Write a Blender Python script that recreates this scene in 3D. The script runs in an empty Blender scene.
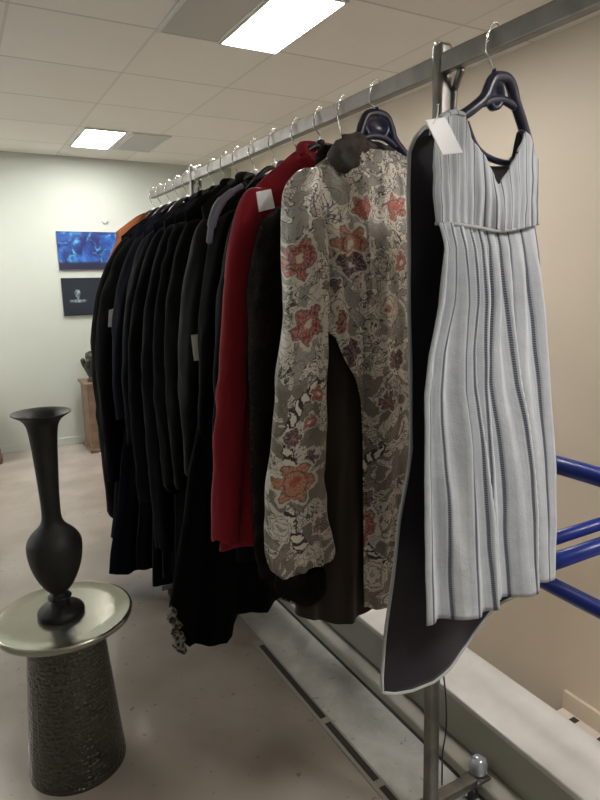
import bpy, bmesh, math, random
from math import sin, cos, pi, radians, sqrt, atan2
from mathutils import Vector, Matrix, noise
random.seed(7)
SC = bpy.context.scene
COL = SC.collection

# ------------------------------------------------------------------ camera
EYE = Vector((0, 0, 1.55)); FOC = 610.0
PITCH, ROLL, YAW = radians(11.3), radians(1.0), radians(29.0)
CF = Vector((sin(YAW)*cos(PITCH), cos(YAW)*cos(PITCH), -sin(PITCH)))
r0 = Vector((cos(YAW), -sin(YAW), 0)); u0 = r0.cross(CF)
CR = cos(ROLL)*r0 - sin(ROLL)*u0; CU = cos(ROLL)*u0 + sin(ROLL)*r0
cam = bpy.data.objects.new('camera', bpy.data.cameras.new('camera')); COL.objects.link(cam)
cam.matrix_world = Matrix(((CR.x, CU.x, -CF.x, EYE.x), (CR.y, CU.y, -CF.y, EYE.y), (CR.z, CU.z, -CF.z, EYE.z), (0, 0, 0, 1)))
cam.data.sensor_fit = 'VERTICAL'; cam.data.sensor_height = 36; cam.data.lens = 36*FOC/800
cam.data.clip_start = 0.02; cam.data.clip_end = 60
SC.camera = cam

def at(px, py, axis, val):
    d = CF + CR*((px-300)/FOC) - CU*((py-400)/FOC)
    t = (val-EYE[axis])/d[axis]
    return EYE + d*t

# ------------------------------------------------------------------ materials
def mat(name, col=(.5, .5, .5), rough=.6, metal=0, spec=.5):
    m = bpy.data.materials.new(name); m.use_nodes = True
    b = m.node_tree.nodes['Principled BSDF']
    b.inputs['Base Color'].default_value = (*col, 1); b.inputs['Roughness'].default_value = rough
    b.inputs['Metallic'].default_value = metal; b.inputs['Specular IOR Level'].default_value = spec
    return m
class NT:
    def __init__(s, m): s.m = m; s.t = m.node_tree; s.b = s.t.nodes['Principled BSDF']
    def n(s, typ, **k):
        x = s.t.nodes.new(typ)
        for a, v in k.items(): setattr(x, a, v)
        return x
    def put(s, sock, v):
        if hasattr(v, 'is_output') or isinstance(v, bpy.types.NodeSocket): s.t.links.new(v, sock)
        else: sock.default_value = v
    def ma(s, op, a, b=None, c=None):
        x = s.n('ShaderNodeMath', operation=op); s.put(x.inputs[0], a)
        if b is not None: s.put(x.inputs[1], b)
        if c is not None: s.put(x.inputs[2], c)
        return x.outputs[0]
    def mix(s, f, a, b):
        x = s.n('ShaderNodeMix', data_type='RGBA'); s.put(x.inputs[0], f)
        s.put(x.inputs[6], a if not isinstance(a, tuple) else (*a, 1)[:4]); s.put(x.inputs[7], b if not isinstance(b, tuple) else (*b, 1)[:4])
        return x.outputs[2]
    def coord(s, kind='Object'): return s.n('ShaderNodeTexCoord').outputs[kind]
    def xyz(s, v):
        x = s.n('ShaderNodeSeparateXYZ'); s.put(x.inputs[0], v); return x.outputs
    def vec(s, x, y, z=0.0):
        c = s.n('ShaderNodeCombineXYZ'); s.put(c.inputs[0], x); s.put(c.inputs[1], y); s.put(c.inputs[2], z); return c.outputs[0]
    def noise(s, v, scale, detail=3, rough=.5, dist=0):
        x = s.n('ShaderNodeTexNoise'); s.put(x.inputs['Vector'], v)
        x.inputs['Scale'].default_value = scale; x.inputs['Detail'].default_value = detail
        x.inputs['Roughness'].default_value = rough; x.inputs['Distortion'].default_value = dist
        return x.outputs
    def step(s, v, lo, hi):   # smooth 0..1
        x = s.n('ShaderNodeMapRange', interpolation_type='SMOOTHSTEP'); s.put(x.inputs[0], v)
        x.inputs[1].default_value = lo; x.inputs[2].default_value = hi; return x.outputs[0]
    def col(s, c): s.t.links.new(c, s.b.inputs['Base Color'])
    def bump(s, h, strength=.3, dist=.01):
        x = s.n('ShaderNodeBump'); x.inputs['Strength'].default_value = strength; x.inputs['Distance'].default_value = dist
        s.put(x.inputs['Height'], h); s.t.links.new(x.outputs[0], s.b.inputs['Normal'])
def mottled(name, c1, c2, scale=6, rough=.6, metal=0, bump=0, bscale=60, spec=.5, lo=.35, hi=.65):
    m = mat(name, c1, rough, metal, spec); t = NT(m); o = t.coord()
    t.col(t.mix(t.step(t.noise(o, scale, 5)[0], lo, hi), c1, c2))
    if bump: t.bump(t.noise(o, bscale, 4)[0], bump, .01)
    return m
def cloth(name, col, rough=.85, scale=500, spec=.2, sheen=.0, var=.25):
    m = mat(name, col, rough, 0, spec); t = NT(m); o = t.coord()
    c2 = tuple(c*(1-var) for c in col)
    t.col(t.mix(t.noise(o, 9, 4)[0], col, c2))
    t.bump(t.noise(o, scale, 2)[0], .25, .002)
    t.b.inputs['Sheen Weight'].default_value = sheen
    return m

def emis(name, col, strength):
    m = mat(name, col); b = m.node_tree.nodes['Principled BSDF']
    b.inputs['Emission Color'].default_value = (*col, 1); b.inputs['Emission Strength'].default_value = strength
    return m

M = {}
M['wall_warm'] = mottled('wall_warm_paint', (.69, .605, .49), (.66, .58, .47), 1.5, .55, bump=.05, bscale=120)
M['wall_far'] = mottled('wall_pale_paint', (.51, .555, .50), (.49, .535, .48), 1.2, .6, bump=.05, bscale=120)
def ceiling_mat():
    m = mat('ceiling_tiles', (.7, .68, .64), .8); t = NT(m); x, y, z = t.xyz(t.coord('Object'))
    def line(c, off, p, w):
        a = t.ma('FRACT', t.ma('DIVIDE', t.ma('SUBTRACT', c, off - p*20 - p/2), p))
        return t.step(t.ma('ABSOLUTE', t.ma('SUBTRACT', a, .5)), w/p*1.6, w/p*.6)
    g = t.ma('MAXIMUM', t.ma('MULTIPLY', line(x, .935, .615, .006), 0.55), line(y, 2.97, .663, .006))
    base = t.mix(t.noise(t.coord('Object'), 3, 4)[0], (.86, .83, .78), (.80, .775, .73))
    idn = t.n('ShaderNodeTexWhiteNoise'); cell = t.vec(t.ma('FLOOR', t.ma('DIVIDE', t.ma('SUBTRACT', x, .935), .615)), t.ma('FLOOR', t.ma('DIVIDE', t.ma('SUBTRACT', y, 2.97), .663)))
    t.put(idn.inputs['Vector'], cell)
    base = t.mix(t.ma('MULTIPLY', idn.outputs[0], .12), base, (.4, .39, .36))
    t.col(t.mix(t.ma('MULTIPLY', g, .42), base, (.25, .24, .22)))
    t.bump(t.ma('SUBTRACT', t.noise(t.coord('Object'), 250, 2)[0], g), .12, .005)
    return m
M['ceiling'] = ceiling_mat()
def floor_mat():
    m = mat('floor_stone', (.4, .38, .35), .28); t = NT(m); o = t.coord('Object')
    c = t.mix(t.step(t.noise(o, 2.2, 6)[0], .3, .7), (.28, .248, .212), (.37, .33, .295))
    sp = t.step(t.noise(o, 26, 3, .6)[0], .64, .72)
    c = t.mix(t.ma('MULTIPLY', sp, .6), c, (.16, .12, .09))
    t.col(c)
    t.put(t.b.inputs['Roughness'], t.ma('ADD', t.ma('MULTIPLY', t.noise(o, 5, 4)[0], .2), .08))
    return m
M['floor'] = floor_mat()
def marble_mat():
    m = mat('grey_marble', (.5, .5, .48), .3); t = NT(m); o = t.coord('Object')
    c = t.mix(t.step(t.noise(o, 5, 6, .6, .6)[0], .35, .7), (.38, .38, .355), (.55, .55, .52))
    c = t.mix(t.ma('MULTIPLY', t.step(t.noise(o, 30, 3)[0], .64, .7), .5), c, (.15, .14, .13)); t.col(c)
    return m
M['marble'] = marble_mat()
M['ledge_top'] = mottled('ledge_stone_top', (.62, .61, .58), (.55, .54, .51), 7, .35)
M['ledge_face'] = mottled('ledge_painted_face', (.42, .40, .34), (.38, .36, .31), 4, .7)
M['joint'] = mat('dark_joint', (.03, .028, .025), .7)
M['trimgrey'] = mat('joint_edge', (.30, .28, .25), .5)
M['chrome'] = mottled('brushed_chrome', (.27, .26, .24), (.21, .20, .19), 20, .42, 1)
M['chrome_bright'] = mat('polished_wire', (.85, .84, .82), .15, 1)
M['navy_plastic'] = mat('navy_plastic', (.014, .016, .045), .3, 0, .6)
M['black_plastic'] = mat('black_plastic', (.015, .015, .018), .35)
M['white_plastic'] = mat('white_plastic', (.75, .75, .72), .3)
M['tag'] = mat('white_card', (.85, .86, .88), .45)
M['blue_paint'] = mottled('blue_gloss_paint', (.012, .032, .24), (.010, .026, .2), 9, .3)
M['panel_on'] = emis('lit_panel', (1, .955, .915), 46.0)
M['panel_off'] = mat('unlit_panel', (.50, .50, .47), .5)
M['panel_frame'] = mat('panel_frame', (.7, .7, .68), .4)

# ------------------------------------------------------------------ object helpers
def link(name, me, m, parent=None, origin=None):
    o = bpy.data.objects.new(name, me); COL.objects.link(o)
    if m:
        for mm in (m if isinstance(m, list) else [m]): me.materials.append(mm)
    if parent is not None:
        o.parent = parent
        if origin is None: origin = parent['_o'] if '_o' in parent else None
        org = Vector(ORG[parent.name])
    else:
        org = Vector(origin) if origin is not None else Vector((0, 0, 0)); o.location = org
    me.transform(Matrix.Translation(-org)); ORG[o.name] = tuple(org)
    return o
ORG = {}
def thing(name, label, cat, loc, group=None):
    o = bpy.data.objects.new(name, None); COL.objects.link(o); o.location = loc; o.empty_display_size = .05
    ORG[o.name] = tuple(loc); o['label'] = label; o['category'] = cat
    if group: o['group'] = group
    return o
def tag(o, label, cat, group=None):
    o['label'] = label; o['category'] = cat
    if group: o['group'] = group
    return o
def struct(o): o['kind'] = 'structure'; return o
def mesh_from(verts, faces, smooth=False, name='m', uvs=None):
    me = bpy.data.meshes.new(name); me.from_pydata([tuple(v) for v in verts], [], faces); me.update()
    if uvs is not None:
        l = me.uv_layers.new(name='UVMap')
        for lp in me.loops: l.data[lp.index].uv = uvs[lp.vertex_index]
    if smooth:
        for p in me.polygons: p.use_smooth = True
    return me
def box_geo(lo, hi):
    x0, y0, z0 = lo; x1, y1, z1 = hi
    v = [(x0, y0, z0), (x1, y0, z0), (x1, y1, z0), (x0, y1, z0), (x0, y0, z1), (x1, y0, z1), (x1, y1, z1), (x0, y1, z1)]
    f = [(0, 3, 2, 1), (4, 5, 6, 7), (0, 1, 5, 4), (1, 2, 6, 5), (2, 3, 7, 6), (3, 0, 4, 7)]
    return v, f
def join(geos):
    V, Fs = [], []
    for v, f in geos:
        n = len(V); V += list(v); Fs += [tuple(i+n for i in q) for q in f]
    return V, Fs
def box(name, lo, hi, m, parent=None, bev=0, origin=None):
    o = link(name, mesh_from(*box_geo(lo, hi)), m, parent, origin)
    if bev:
        b = o.modifiers.new('bevel', 'BEVEL'); b.width = bev; b.segments = 2
    return o
def tube_geo(pts, r, n=12, cap=True, flat=None):
    pts = [Vector(p) for p in pts]; N = len(pts)
    rs = r if isinstance(r, (list, tuple)) else [r]*N
    V, Fs = [], []; up = None
    for i, p in enumerate(pts):
        t = (pts[min(i+1, N-1)] - pts[max(i-1, 0)]).normalized()
        if up is None: up = Vector((0, 0, 1)) if abs(t.z) < .9 else Vector((0, 1, 0))
        a = t.cross(up).normalized(); b = a.cross(t).normalized(); up = b
        for k in range(n):
            w = 2*pi*k/n
            V.append(p + a*cos(w)*rs[i]*(flat or 1) + b*sin(w)*rs[i])
    for i in range(N-1):
        for k in range(n):
            Fs.append((i*n+k, i*n+(k+1) % n, (i+1)*n+(k+1) % n, (i+1)*n+k))
    if cap: Fs += [tuple(range(n))[::-1], tuple((N-1)*n+k for k in range(n))]
    return V, Fs
def tube(name, pts, r, m, parent=None, n=12, origin=None, flat=None):
    return link(name, mesh_from(*tube_geo(pts, r, n, True, flat), smooth=True), m, parent, origin)
def lathe_geo(cx, cy, prof, n=48):
    V, Fs = [], []
    for r, z in prof:
        for k in range(n): V.append((cx+r*cos(2*pi*k/n), cy+r*sin(2*pi*k/n), z))
    for i in range(len(prof)-1):
        for k in range(n): Fs.append((i*n+k, i*n+(k+1) % n, (i+1)*n+(k+1) % n, (i+1)*n+k))
    Fs += [tuple(range(n))[::-1], tuple((len(prof)-1)*n+k for k in range(n))]
    return V, Fs
def smooth_pts(pts, k=6):
    P = [Vector(p) for p in pts]; out = []
    for i in range(len(P)-1):
        a, b, c, d = P[max(i-1, 0)], P[i], P[i+1], P[min(i+2, len(P)-1)]
        for j in range(k):
            t = j/k
            out.append(.5*((2*b)+(-a+c)*t+(2*a-5*b+4*c-d)*t*t+(-a+3*b-3*c+d)*t**3))
    out.append(P[-1]); return out
def lerp_tab(tab, x):
    if x <= tab[0][0]: return tab[0][1]
    for (a, p), (b, q) in zip(tab, tab[1:]):
        if x <= b: return p+(q-p)*(x-a)/(b-a) if b > a else q
    return tab[-1][1]
def sm(x): x = max(0, min(1, x)); return x*x*(3-2*x)
def nz(x, y, z=0): return noise.noise(Vector((x, y, z)))

# ------------------------------------------------------------------ room
ZC = 2.67; XR = 2.63; YF = 6.13; DAY_FILL = 45; XL = -3.0; YB = -3.0
struct(box('floor', (XL, YB, -.12), (1.29, YF, 0), M['floor']))
struct(box('ceiling', (XL, YB, ZC), (XR, YF, ZC+.1), M['ceiling']))
struct(box('wall_far', (XL, YF, -3.0), (XR+.1, YF+.1, ZC+.1), M['wall_far']))
struct(box('wall_right', (XR, YB, -3.0), (XR+.1, YF, ZC+.1), M['wall_warm']))
WY0, WY1, WZ0, WZ1 = 3.3, 5.5, .95, 2.25
wl = [box_geo((XL-.1, YB, -.12), (XL, WY0, ZC+.1)), box_geo((XL-.1, WY1, -.12), (XL, YF, ZC+.1)), box_geo((XL-.1, WY0, -.12), (XL, WY1, WZ0)), box_geo((XL-.1, WY0, WZ1), (XL, WY1, ZC+.1))]
struct(link('wall_left', mesh_from(*join(wl)), M['wall_far']))
wf = [box_geo((XL-.07, y0, z0), (XL-.02, y1, z1)) for y0, y1, z0, z1 in ((WY0, WY0+.06, WZ0, WZ1), (WY1-.06, WY1, WZ0, WZ1), (WY0, WY1, WZ0, WZ0+.06), (WY0, WY1, WZ1-.06, WZ1), (4.37, 4.43, WZ0, WZ1))]
struct(link('added_window_1', mesh_from(*join(wf)), M['panel_frame']))  # unseen window, added so the room gets more light from the left
ld = bpy.data.lights.new('fill_daylight', 'AREA'); ld.shape = 'RECTANGLE'; ld.size = WY1-WY0; ld.size_y = WZ1-WZ0; ld.energy = DAY_FILL; ld.color = (.93, .98, 1)  # added area lamp behind the unseen window, brightens the far-left side
lo = bpy.data.objects.new('fill_daylight', ld); COL.objects.link(lo); lo.location = (XL-.14, (WY0+WY1)/2, (WZ0+WZ1)/2); lo.rotation_euler = (0, radians(-90), radians(0))
lo.rotation_euler = Vector((1, 0, -.12)).to_track_quat('-Z', 'Z').to_euler()
struct(box('wall_back', (XL-.1, YB-.1, -3.0), (XR+.1, YB, ZC+.1), M['wall_far']))
struct(box('baseboard_far', (XL, YF-.012, 0), (1.29, YF, .07), M['wall_far'], bev=.004))
struct(box('trim_1', (.962, YB, .0), (1.006, 2.20, .003), M['trimgrey']))
jg = []
for a, b in ((YB, 1.30), (1.33, 1.62), (1.65, 2.16)): jg.append(box_geo((.976, a, .002), (.998, b, .0045)))
struct(link('trim_2', mesh_from(*join(jg)), M['joint']))
struct(box('trim_3', (1.006, YB, 0), (1.22, YF, .004), M['marble']))
struct(box('trim_4', (1.222, YB, 0), (1.292, YF, .045), M['ledge_face'], bev=.008))
struct(box('trim_5', (1.212, YB, 0.001), (1.223, YF, .006), M['joint']))
struct(box('wall_ledge', (1.29, YB, -.12), (1.49, YF, .19), M['ledge_face']))
struct(box('trim_6', (1.278, YB, .19), (1.50, YF, .212), M['ledge_top'], bev=.005))
struct(box('wall_stairwell', (1.29, YB, -3.0), (1.48, YF, -.12), M['wall_warm']))
struct(box('floor_lower', (1.29, YB, -3.1), (XR, YF, -3.0), M['floor']))
M['tread'] = mottled('stair_tread', (.72, .64, .57), (.66, .58, .52), 6, .4)
struct(box('floor_landing', (1.48, YB, -.86), (XR, 1.86, -.74), M['tread'], bev=.006))
sg = [box_geo((2.36, y, -.742), (2.60, y+.034, -.737)) for y in (1.745, 1.585, 1.425, 1.265)]
struct(link('trim_7', mesh_from(*join(sg)), M['joint']))
struct(box('baseboard_landing', (XR-.02, YB, -.74), (XR, 1.86, -.635), M['wall_warm'], bev=.005))

# ceiling panels
def light_panel(lo, hi, label, lit=True):
    x0, y0 = lo; x1, y1 = hi
    t = thing('ceiling_light', label, 'ceiling light', ((x0+x1)/2, (y0+y1)/2, ZC-.02), 'ceiling light panels')
    fr = [box_geo((x0, y0, ZC-.014), (x1, y0+.012, ZC)), box_geo((x0, y1-.012, ZC-.014), (x1, y1, ZC)),
          box_geo((x0, y0+.012, ZC-.014), (x0+.012, y1-.012, ZC)), box_geo((x1-.012, y0+.012, ZC-.014), (x1, y1-.012, ZC))]
    link('frame', mesh_from(*join(fr)), M['panel_frame'], t)
    box('diffuser', (x0+.012, y0+.012, ZC-.011), (x1-.012, y1-.012, ZC-.001), M['panel_on'] if lit else M['panel_off'], t)
    return t
light_panel((1.24, 2.32), (1.55, 2.98), 'large bright rectangular ceiling light above the clothes rail')
light_panel((.975, 4.96), (1.285, 5.63), 'small distant lit ceiling panel near the far wall')
light_panel((.935, 2.32), (1.235, 2.97), 'unlit grey ceiling panel beside the large bright light', False)
light_panel((1.33, 4.97), (1.64, 5.62), 'unlit grey ceiling panel beside the small distant light', False)
for i, (x, y) in enumerate(((1.24, -.99), (-1.5, 4.96), (1.85, -.99), (-.60, 4.96))):  # unseen lit panels, added to brighten dress front, right wall and far room
    light_panel((x, y), (x+.31, y+.66), ['added unseen ceiling panel above and behind the viewer', 'added unseen ceiling panel over the left of the far room', 'second added unseen ceiling panel behind the viewer, nearer the right wall', 'added unseen ceiling panel left of the frame over the open floor'][i])

# posters and sensor
def poster_mat(name, kind):
    m = mat(name, (.01, .02, .05), .4); t = NT(m); o = t.coord('Object'); x, y, z = t.xyz(o)
    if kind == 0:
        n1 = t.noise(o, 7, 4, .55, .8); n2 = t.noise(t.vec(x, y, t.ma('ADD', z, 5.)), 11, 3, .5, 1)
        c = t.mix(t.step(n1[0], .35, .75), (.006, .012, .11), (.03, .17, .60))
        c = t.mix(t.step(n2[0], .52, .78), c, (.12, .55, .85))
        c = t.mix(t.step(z, .085, .05), c, (.008, .010, .016))
        d = t.ma('ABSOLUTE', t.ma('SUBTRACT', z, .2)); c = t.mix(t.step(d, .11, .17), c, (.01, .012, .05))
    else:
        n1 = t.noise(o, 5, 4); c = t.mix(n1[0], (.004, .007, .012), (.010, .022, .04))
        dx = t.ma('ABSOLUTE', t.ma('SUBTRACT', x, .135)); dz = t.ma('SUBTRACT', z, .18)
        wdt = t.ma('ADD', t.ma('MULTIPLY', t.ma('ABSOLUTE', t.ma('SUBTRACT', dz, .03)), -.35), .026)
        msk = t.step(t.ma('SUBTRACT', dx, wdt), .008, -.006); msk = t.ma('MULTIPLY', msk, t.step(t.ma('ABSOLUTE', dz), .07, .05))
        base = t.ma('MULTIPLY', t.step(t.ma('ABSOLUTE', t.ma('SUBTRACT', dz, -.045)), .018, .008), t.step(dx, .085, .05))
        c = t.mix(t.ma('MULTIPLY', t.ma('MAXIMUM', msk, base), t.step(t.noise(o, 38, 3)[0], .25, .75)), c, (.30, .38, .42))
    t.col(c); return m
p1 = box('poster', (.874, YF-.02, 1.664), (1.55, YF, 2.008), poster_mat('blue_poster', 0), origin=(.874, YF-.02, 1.664))
tag(p1, 'wide bright blue poster, upper of the two on the far wall', 'poster')
p2 = box('poster', (.878, YF-.02, 1.238), (1.55, YF, 1.588), poster_mat('dark_poster', 1), origin=(.878, YF-.02, 1.238))
tag(p2, 'dark poster with small pale shape, lower of the two on the far wall', 'poster')
pp = at(105, 221, 1, YF)
s = link('wall_sensor', mesh_from(*lathe_geo(0, 0, [(.03, 0), (.03, .012), (.022, .022), (.005, .024)], 20), smooth=True), M['panel_frame'])
s.data.transform(Matrix.Rotation(radians(90), 4, 'X')); s.location = (pp.x, YF, pp.z)
tag(s, 'small pale round sensor on the far wall above the blue poster', 'sensor')

# far wooden stand + ornament, left carved stand
M['wood'] = mottled('old_wood', (.20, .13, .085), (.13, .08, .05), 14, .5)
M['wood_red'] = mottled('reddish_wood', (.17, .06, .045), (.10, .04, .03), 12, .5)
M['wood_gold'] = mottled('golden_carved_wood', (.34, .21, .07), (.16, .09, .03), 30, .5, bump=.6, bscale=50)
M['bronze_green'] = mottled('green_bronze', (.05, .055, .035), (.025, .027, .02), 40, .5, .3, bump=.5, bscale=60)
def pa(px, py, y): return at(px, py, 1, y)
b0 = Vector((.955, 5.86, 0))
c = thing('wooden_cabinet', 'reddish brown wooden cabinet behind the far end of the rack', 'cabinet', (1.07, 5.86, 0))
box('base', (.885, 5.66, 0), (1.34, 6.06, .035), M['wood'], c, bev=.006)
box('body', (.905, 5.70, .035), (1.32, 6.04, .62), M['wood'], c, bev=.004)
box('panel', (.99, 5.69, .10), (1.30, 5.70, .56), M['wood_red'], c, bev=.003)
box('post', (.902, 5.682, .035), (.96, 5.70, .62), M['wood'], c, bev=.003)
box('top', (.885, 5.675, .62), (1.34, 6.06, .645), M['wood'], c, bev=.005)
st = lathe_geo(0.975, 5.84, [(.055, .645), (.06, .66), (.04, .675), (.05, .70), (.075, .76), (.07, .80), (.05, .83), (.06, .87), (.055, .905), (.02, .925)], 24)
g = []
for k in range(5):
    a = k*1.3; g.append(tube_geo(smooth_pts([(0.975, 5.84, .72), (0.975+.07*cos(a), 5.84+.07*sin(a), .78), (0.975+.085*cos(a+.3), 5.84+.085*sin(a+.3), .86)], 4), [.022]*8+[.008], 8))
o = link('ornament', mesh_from(*join([st]+g), smooth=True), M['bronze_green'], origin=(0.975, 5.84, .645))
tag(o, 'small dark green ornament standing on the wooden cabinet', 'ornament')
c.location.x += .05; o.location.x += .07
k = thing('carved_stand', 'golden carved wooden stand at the left edge by the far wall', 'stand', (.0, 5.85, 0))
box('body', (-.18, 5.75, .22), (.205, 6.0, .60), M['wood_gold'], k, bev=.01)
for sx in (-.15, .175):
    for sy in (5.78, 5.96): link('leg', mesh_from(*lathe_geo(sx, sy, [(.03, 0), (.04, .03), (.035, .09), (.015, .12), (.022, .17), (.028, .22)], 16), smooth=True), M['wood'], k)
box('top', (-.20, 5.73, .60), (.215, 6.02, .63), M['wood_gold'], k, bev=.008)

# ------------------------------------------------------------------ side table + vase
def hammered():
    m = mat('hammered_nickel', (.11, .105, .095), .16, 1); t = NT(m); uv = t.coord('UV')
    v = t.n('ShaderNodeTexVoronoi', feature='F1'); t.put(v.inputs['Vector'], uv); v.inputs['Scale'].default_value = 1
    v.inputs['Randomness'].default_value = .55
    t.bump(v.outputs['Distance'], .9, .006); return m
M['hammered'] = hammered()
M['dish'] = mottled('tarnished_silver_top', (.42, .42, .35), (.34, .34, .28), 3, .2, .85, bump=.04, bscale=30)
M['dish_side'] = mat('dark_nickel_rim', (.10, .10, .085), .3, .9)
TX, TY, TZ = .19, 1.9, .53
tb = thing('side_table', 'round metal side table with hammered drum base', 'table', (TX, TY, 0))
n = 72; prof = [(.152, 0), (.153, .008), (.148, .05), (.140, .15), (.130, .28), (.120, .40), (.112, .485)]
V, Fs, UV = [], [], []
rows = 14
for i in range(rows+1):
    z = .485*i/rows; r = lerp_tab([(b, a) for a, b in prof], z)
    for kk in range(n+1):
        a = 2*pi*kk/n; V.append((TX+r*cos(a), TY+r*sin(a), z)); UV.append((kk/n*62, i/rows*36))
for i in range(rows):
    for kk in range(n): Fs.append((i*(n+1)+kk, i*(n+1)+kk+1, (i+1)*(n+1)+kk+1, (i+1)*(n+1)+kk))
link('pedestal', mesh_from(V, Fs, True, uvs=UV), M['hammered'], tb)
link('neck', mesh_from(*lathe_geo(TX, TY, [(.112, .484), (.108, .492), (.10, .497), (.10, .505)], 48), smooth=True), M['dish_side'], tb)
topo = link('table_top', mesh_from(*lathe_geo(TX, TY, [(.02, .500), (.15, .500), (.195, .506), (.206, .514), (.208, .524), (.206, .531), (.202, .533), (.196, .5305), (.15, .5295), (.02, .5295)], 96), smooth=True), M['dish'], tb)
M['vase'] = mottled('dark_bronze', (.022, .023, .021), (.014, .014, .013), 10, .52, .3, bump=.08, bscale=80)
VX = .183
vp = [(.067, .530), (.070, .536), (.066, .550), (.045, .565), (.026, .574), (.024, .580), (.034, .586), (.035, .592), (.024, .600), (.023, .606), (.034, .616), (.050, .640),
      (.066, .675), (.077, .715), (.081, .755), (.077, .780), (.062, .803), (.042, .822), (.031, .84), (.0275, .87), (.029, .93), (.0325, 1.0), (.037, 1.07), (.041, 1.115), (.046, 1.14), (.058, 1.158), (.080, 1.172), (.083, 1.175), (.081, 1.177), (.06, 1.167), (.042, 1.145), (.035, 1.11)]
sp = [(p.x, p.y) for p in smooth_pts([(a, b, 0) for a, b in vp], 3)]
v = link('vase', mesh_from(*lathe_geo(VX, TY, sp, 48), smooth=True), M['vase'], origin=(VX, TY, .53))
tag(v, 'tall dark bronze vase with flared rim on the round side table', 'vase')

# ------------------------------------------------------------------ blue railing
rl = thing('stair_railing', 'blue painted tubular railing above the stairwell', 'railing', (1.49, 1.1, .21))
R = .027
tube('top_rail', smooth_pts([(1.49, YB+.02, 1.0), (1.49, .2, 1.0), (1.49, 1.10, 1.0), (1.49, 1.165, .985), (1.49, 1.20, .94)], 6), R, M['blue_paint'], rl, 16)
tube('end_post', [(1.49, 1.20, .95), (1.49, 1.20, .66)], R, M['blue_paint'], rl, 16)
tube('lower_rail', smooth_pts([(1.49, 1.20, .68), (1.49, 1.165, .632), (1.49, 1.10, .62), (1.49, .2, .62), (1.49, YB+.02, .62)], 6), R*.92, M['blue_paint'], rl, 16)
tube('cross_rail', [(1.49, 1.165, .668), (XR-.005, 1.165, .668)], R*.98, M['blue_paint'], rl, 16)
tube('cross_rail', [(1.49, 1.215, .712), (XR-.005, 1.215, .712)], R*.8, M['blue_paint'], rl, 16)
for y in (.25, -1.0): tube('post', [(1.49, y, .212), (1.49, y, .99)], R, M['blue_paint'], rl, 16)

# ------------------------------------------------------------------ rack
XK = 1.0; RZ0, RZ1 = 1.988, 2.028
rk = thing('clothes_rack', 'chrome clothes rack with a long rectangular top rail', 'clothes rack', (XK, 2.0, 0))
box('rail', (XK-.013, .25, RZ0), (XK+.013, 3.42, RZ1), M['chrome'], rk, bev=.003)
def post(y):
    v, f = box_geo((-.019, y-.0165, .05), (.019, y+.0165, 2.052))
    v = [(a + XK+.032-.030*c_/2.05, b_, c_) for a, b_, c_ in v]
    o = link('post', mesh_from(v, f), M['chrome'], rk)
    b = o.modifiers.new('bevel', 'BEVEL'); b.width = .010; b.segments = 4
    for p in o.data.polygons: p.use_smooth = True
post(1.13); post(2.765); 
for y in (1.13, 2.765):
    tube('corner_brace', smooth_pts([(XK+.026, y-.010, 1.70), (XK+.026, y-.014, 1.93), (XK+.022, y-.026, 1.965), (XK+.014, y-.05, 1.990)], 5), .008, M['chrome'], rk, 10)
    for dx in (-.010, .014):
        link('bolt', mesh_from(*lathe_geo(XK+dx, y, [(.006, 2.045), (.008, 2.048), (.008, 2.054), (.003, 2.058)], 12), smooth=True), M['chrome_bright'], rk)
    box('foot_bar', (XK-.27, y-.018, .052), (XK+.29, y+.018, .08), M['chrome'], rk, bev=.004) if y > 2 else box('foot_bar', (XK-.0, y-.018, .052), (XK+.20, y+.018, .08), M['chrome'], rk, bev=.004)
    for dx in ((-.22, .24) if y > 2 else (.02, .19)):
        w = tube('caster', [(XK+dx-.011, y, .026), (XK+dx+.011, y, .026)], .0215, M['black_plastic'], rk, 20)
        tube('caster_fork', smooth_pts([(XK+dx-.017, y, .024), (XK+dx-.017, y, .045), (XK+dx, y, .054), (XK+dx+.017, y, .045), (XK+dx+.017, y, .024)], 4), .005, M['chrome_bright'], rk, 8)
M['cap'] = mat('clear_cap', (.55, .58, .66), .08, .5)
link('end_cap', mesh_from(*lathe_geo(1.238, 1.15, [(.022, .058), (.026, .065), (.027, .09), (.022, .106), (.008, .114)], 20), smooth=True), M['cap'], rk)
box('foot_bar_end', (1.18, 1.112, .052), (1.255, 1.168, .062), M['chrome'], rk, bev=.004)

# ------------------------------------------------------------------ hangers
def hook_pts(y, zb, lean=0.0):
    return smooth_pts([(XK+.000, y, zb), (XK-.002, y, zb+.02), (XK-.018-lean, y, 1.985), (XK-.0195-lean*.3, y, 2.015), (XK-.012, y, 2.036), (XK, y, 2.0425), (XK+.014, y, 2.034), (XK+.0205, y, 2.012), (XK+.0195, y, 1.995)], 5)
def plain_hanger(y, label, w=.20, neck='white_plastic', m='black_plastic', zb=1.935):
    t = thing('clothes_hanger', label, 'hanger', (XK, y, zb-.1), 'hangers on the rail')
    tube('hook', hook_pts(y, zb, .004), .0024, M['chrome_bright'], t, 8)
    link('hook_base', mesh_from(*lathe_geo(XK, y, [(.008, zb-.014), (.014, zb-.006), (.012, zb+.004), (.004, zb+.008)], 14), smooth=True), M[neck], t)
    tube('body', smooth_pts([(XK-w, y, zb-.17), (XK-w*.8, y, zb-.125), (XK-.05, y, zb-.03), (XK, y, zb-.01), (XK+.05, y, zb-.03), (XK+w*.8, y, zb-.125), (XK+w, y, zb-.17)], 6), .009, M[m], t, 10)
    return t
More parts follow.
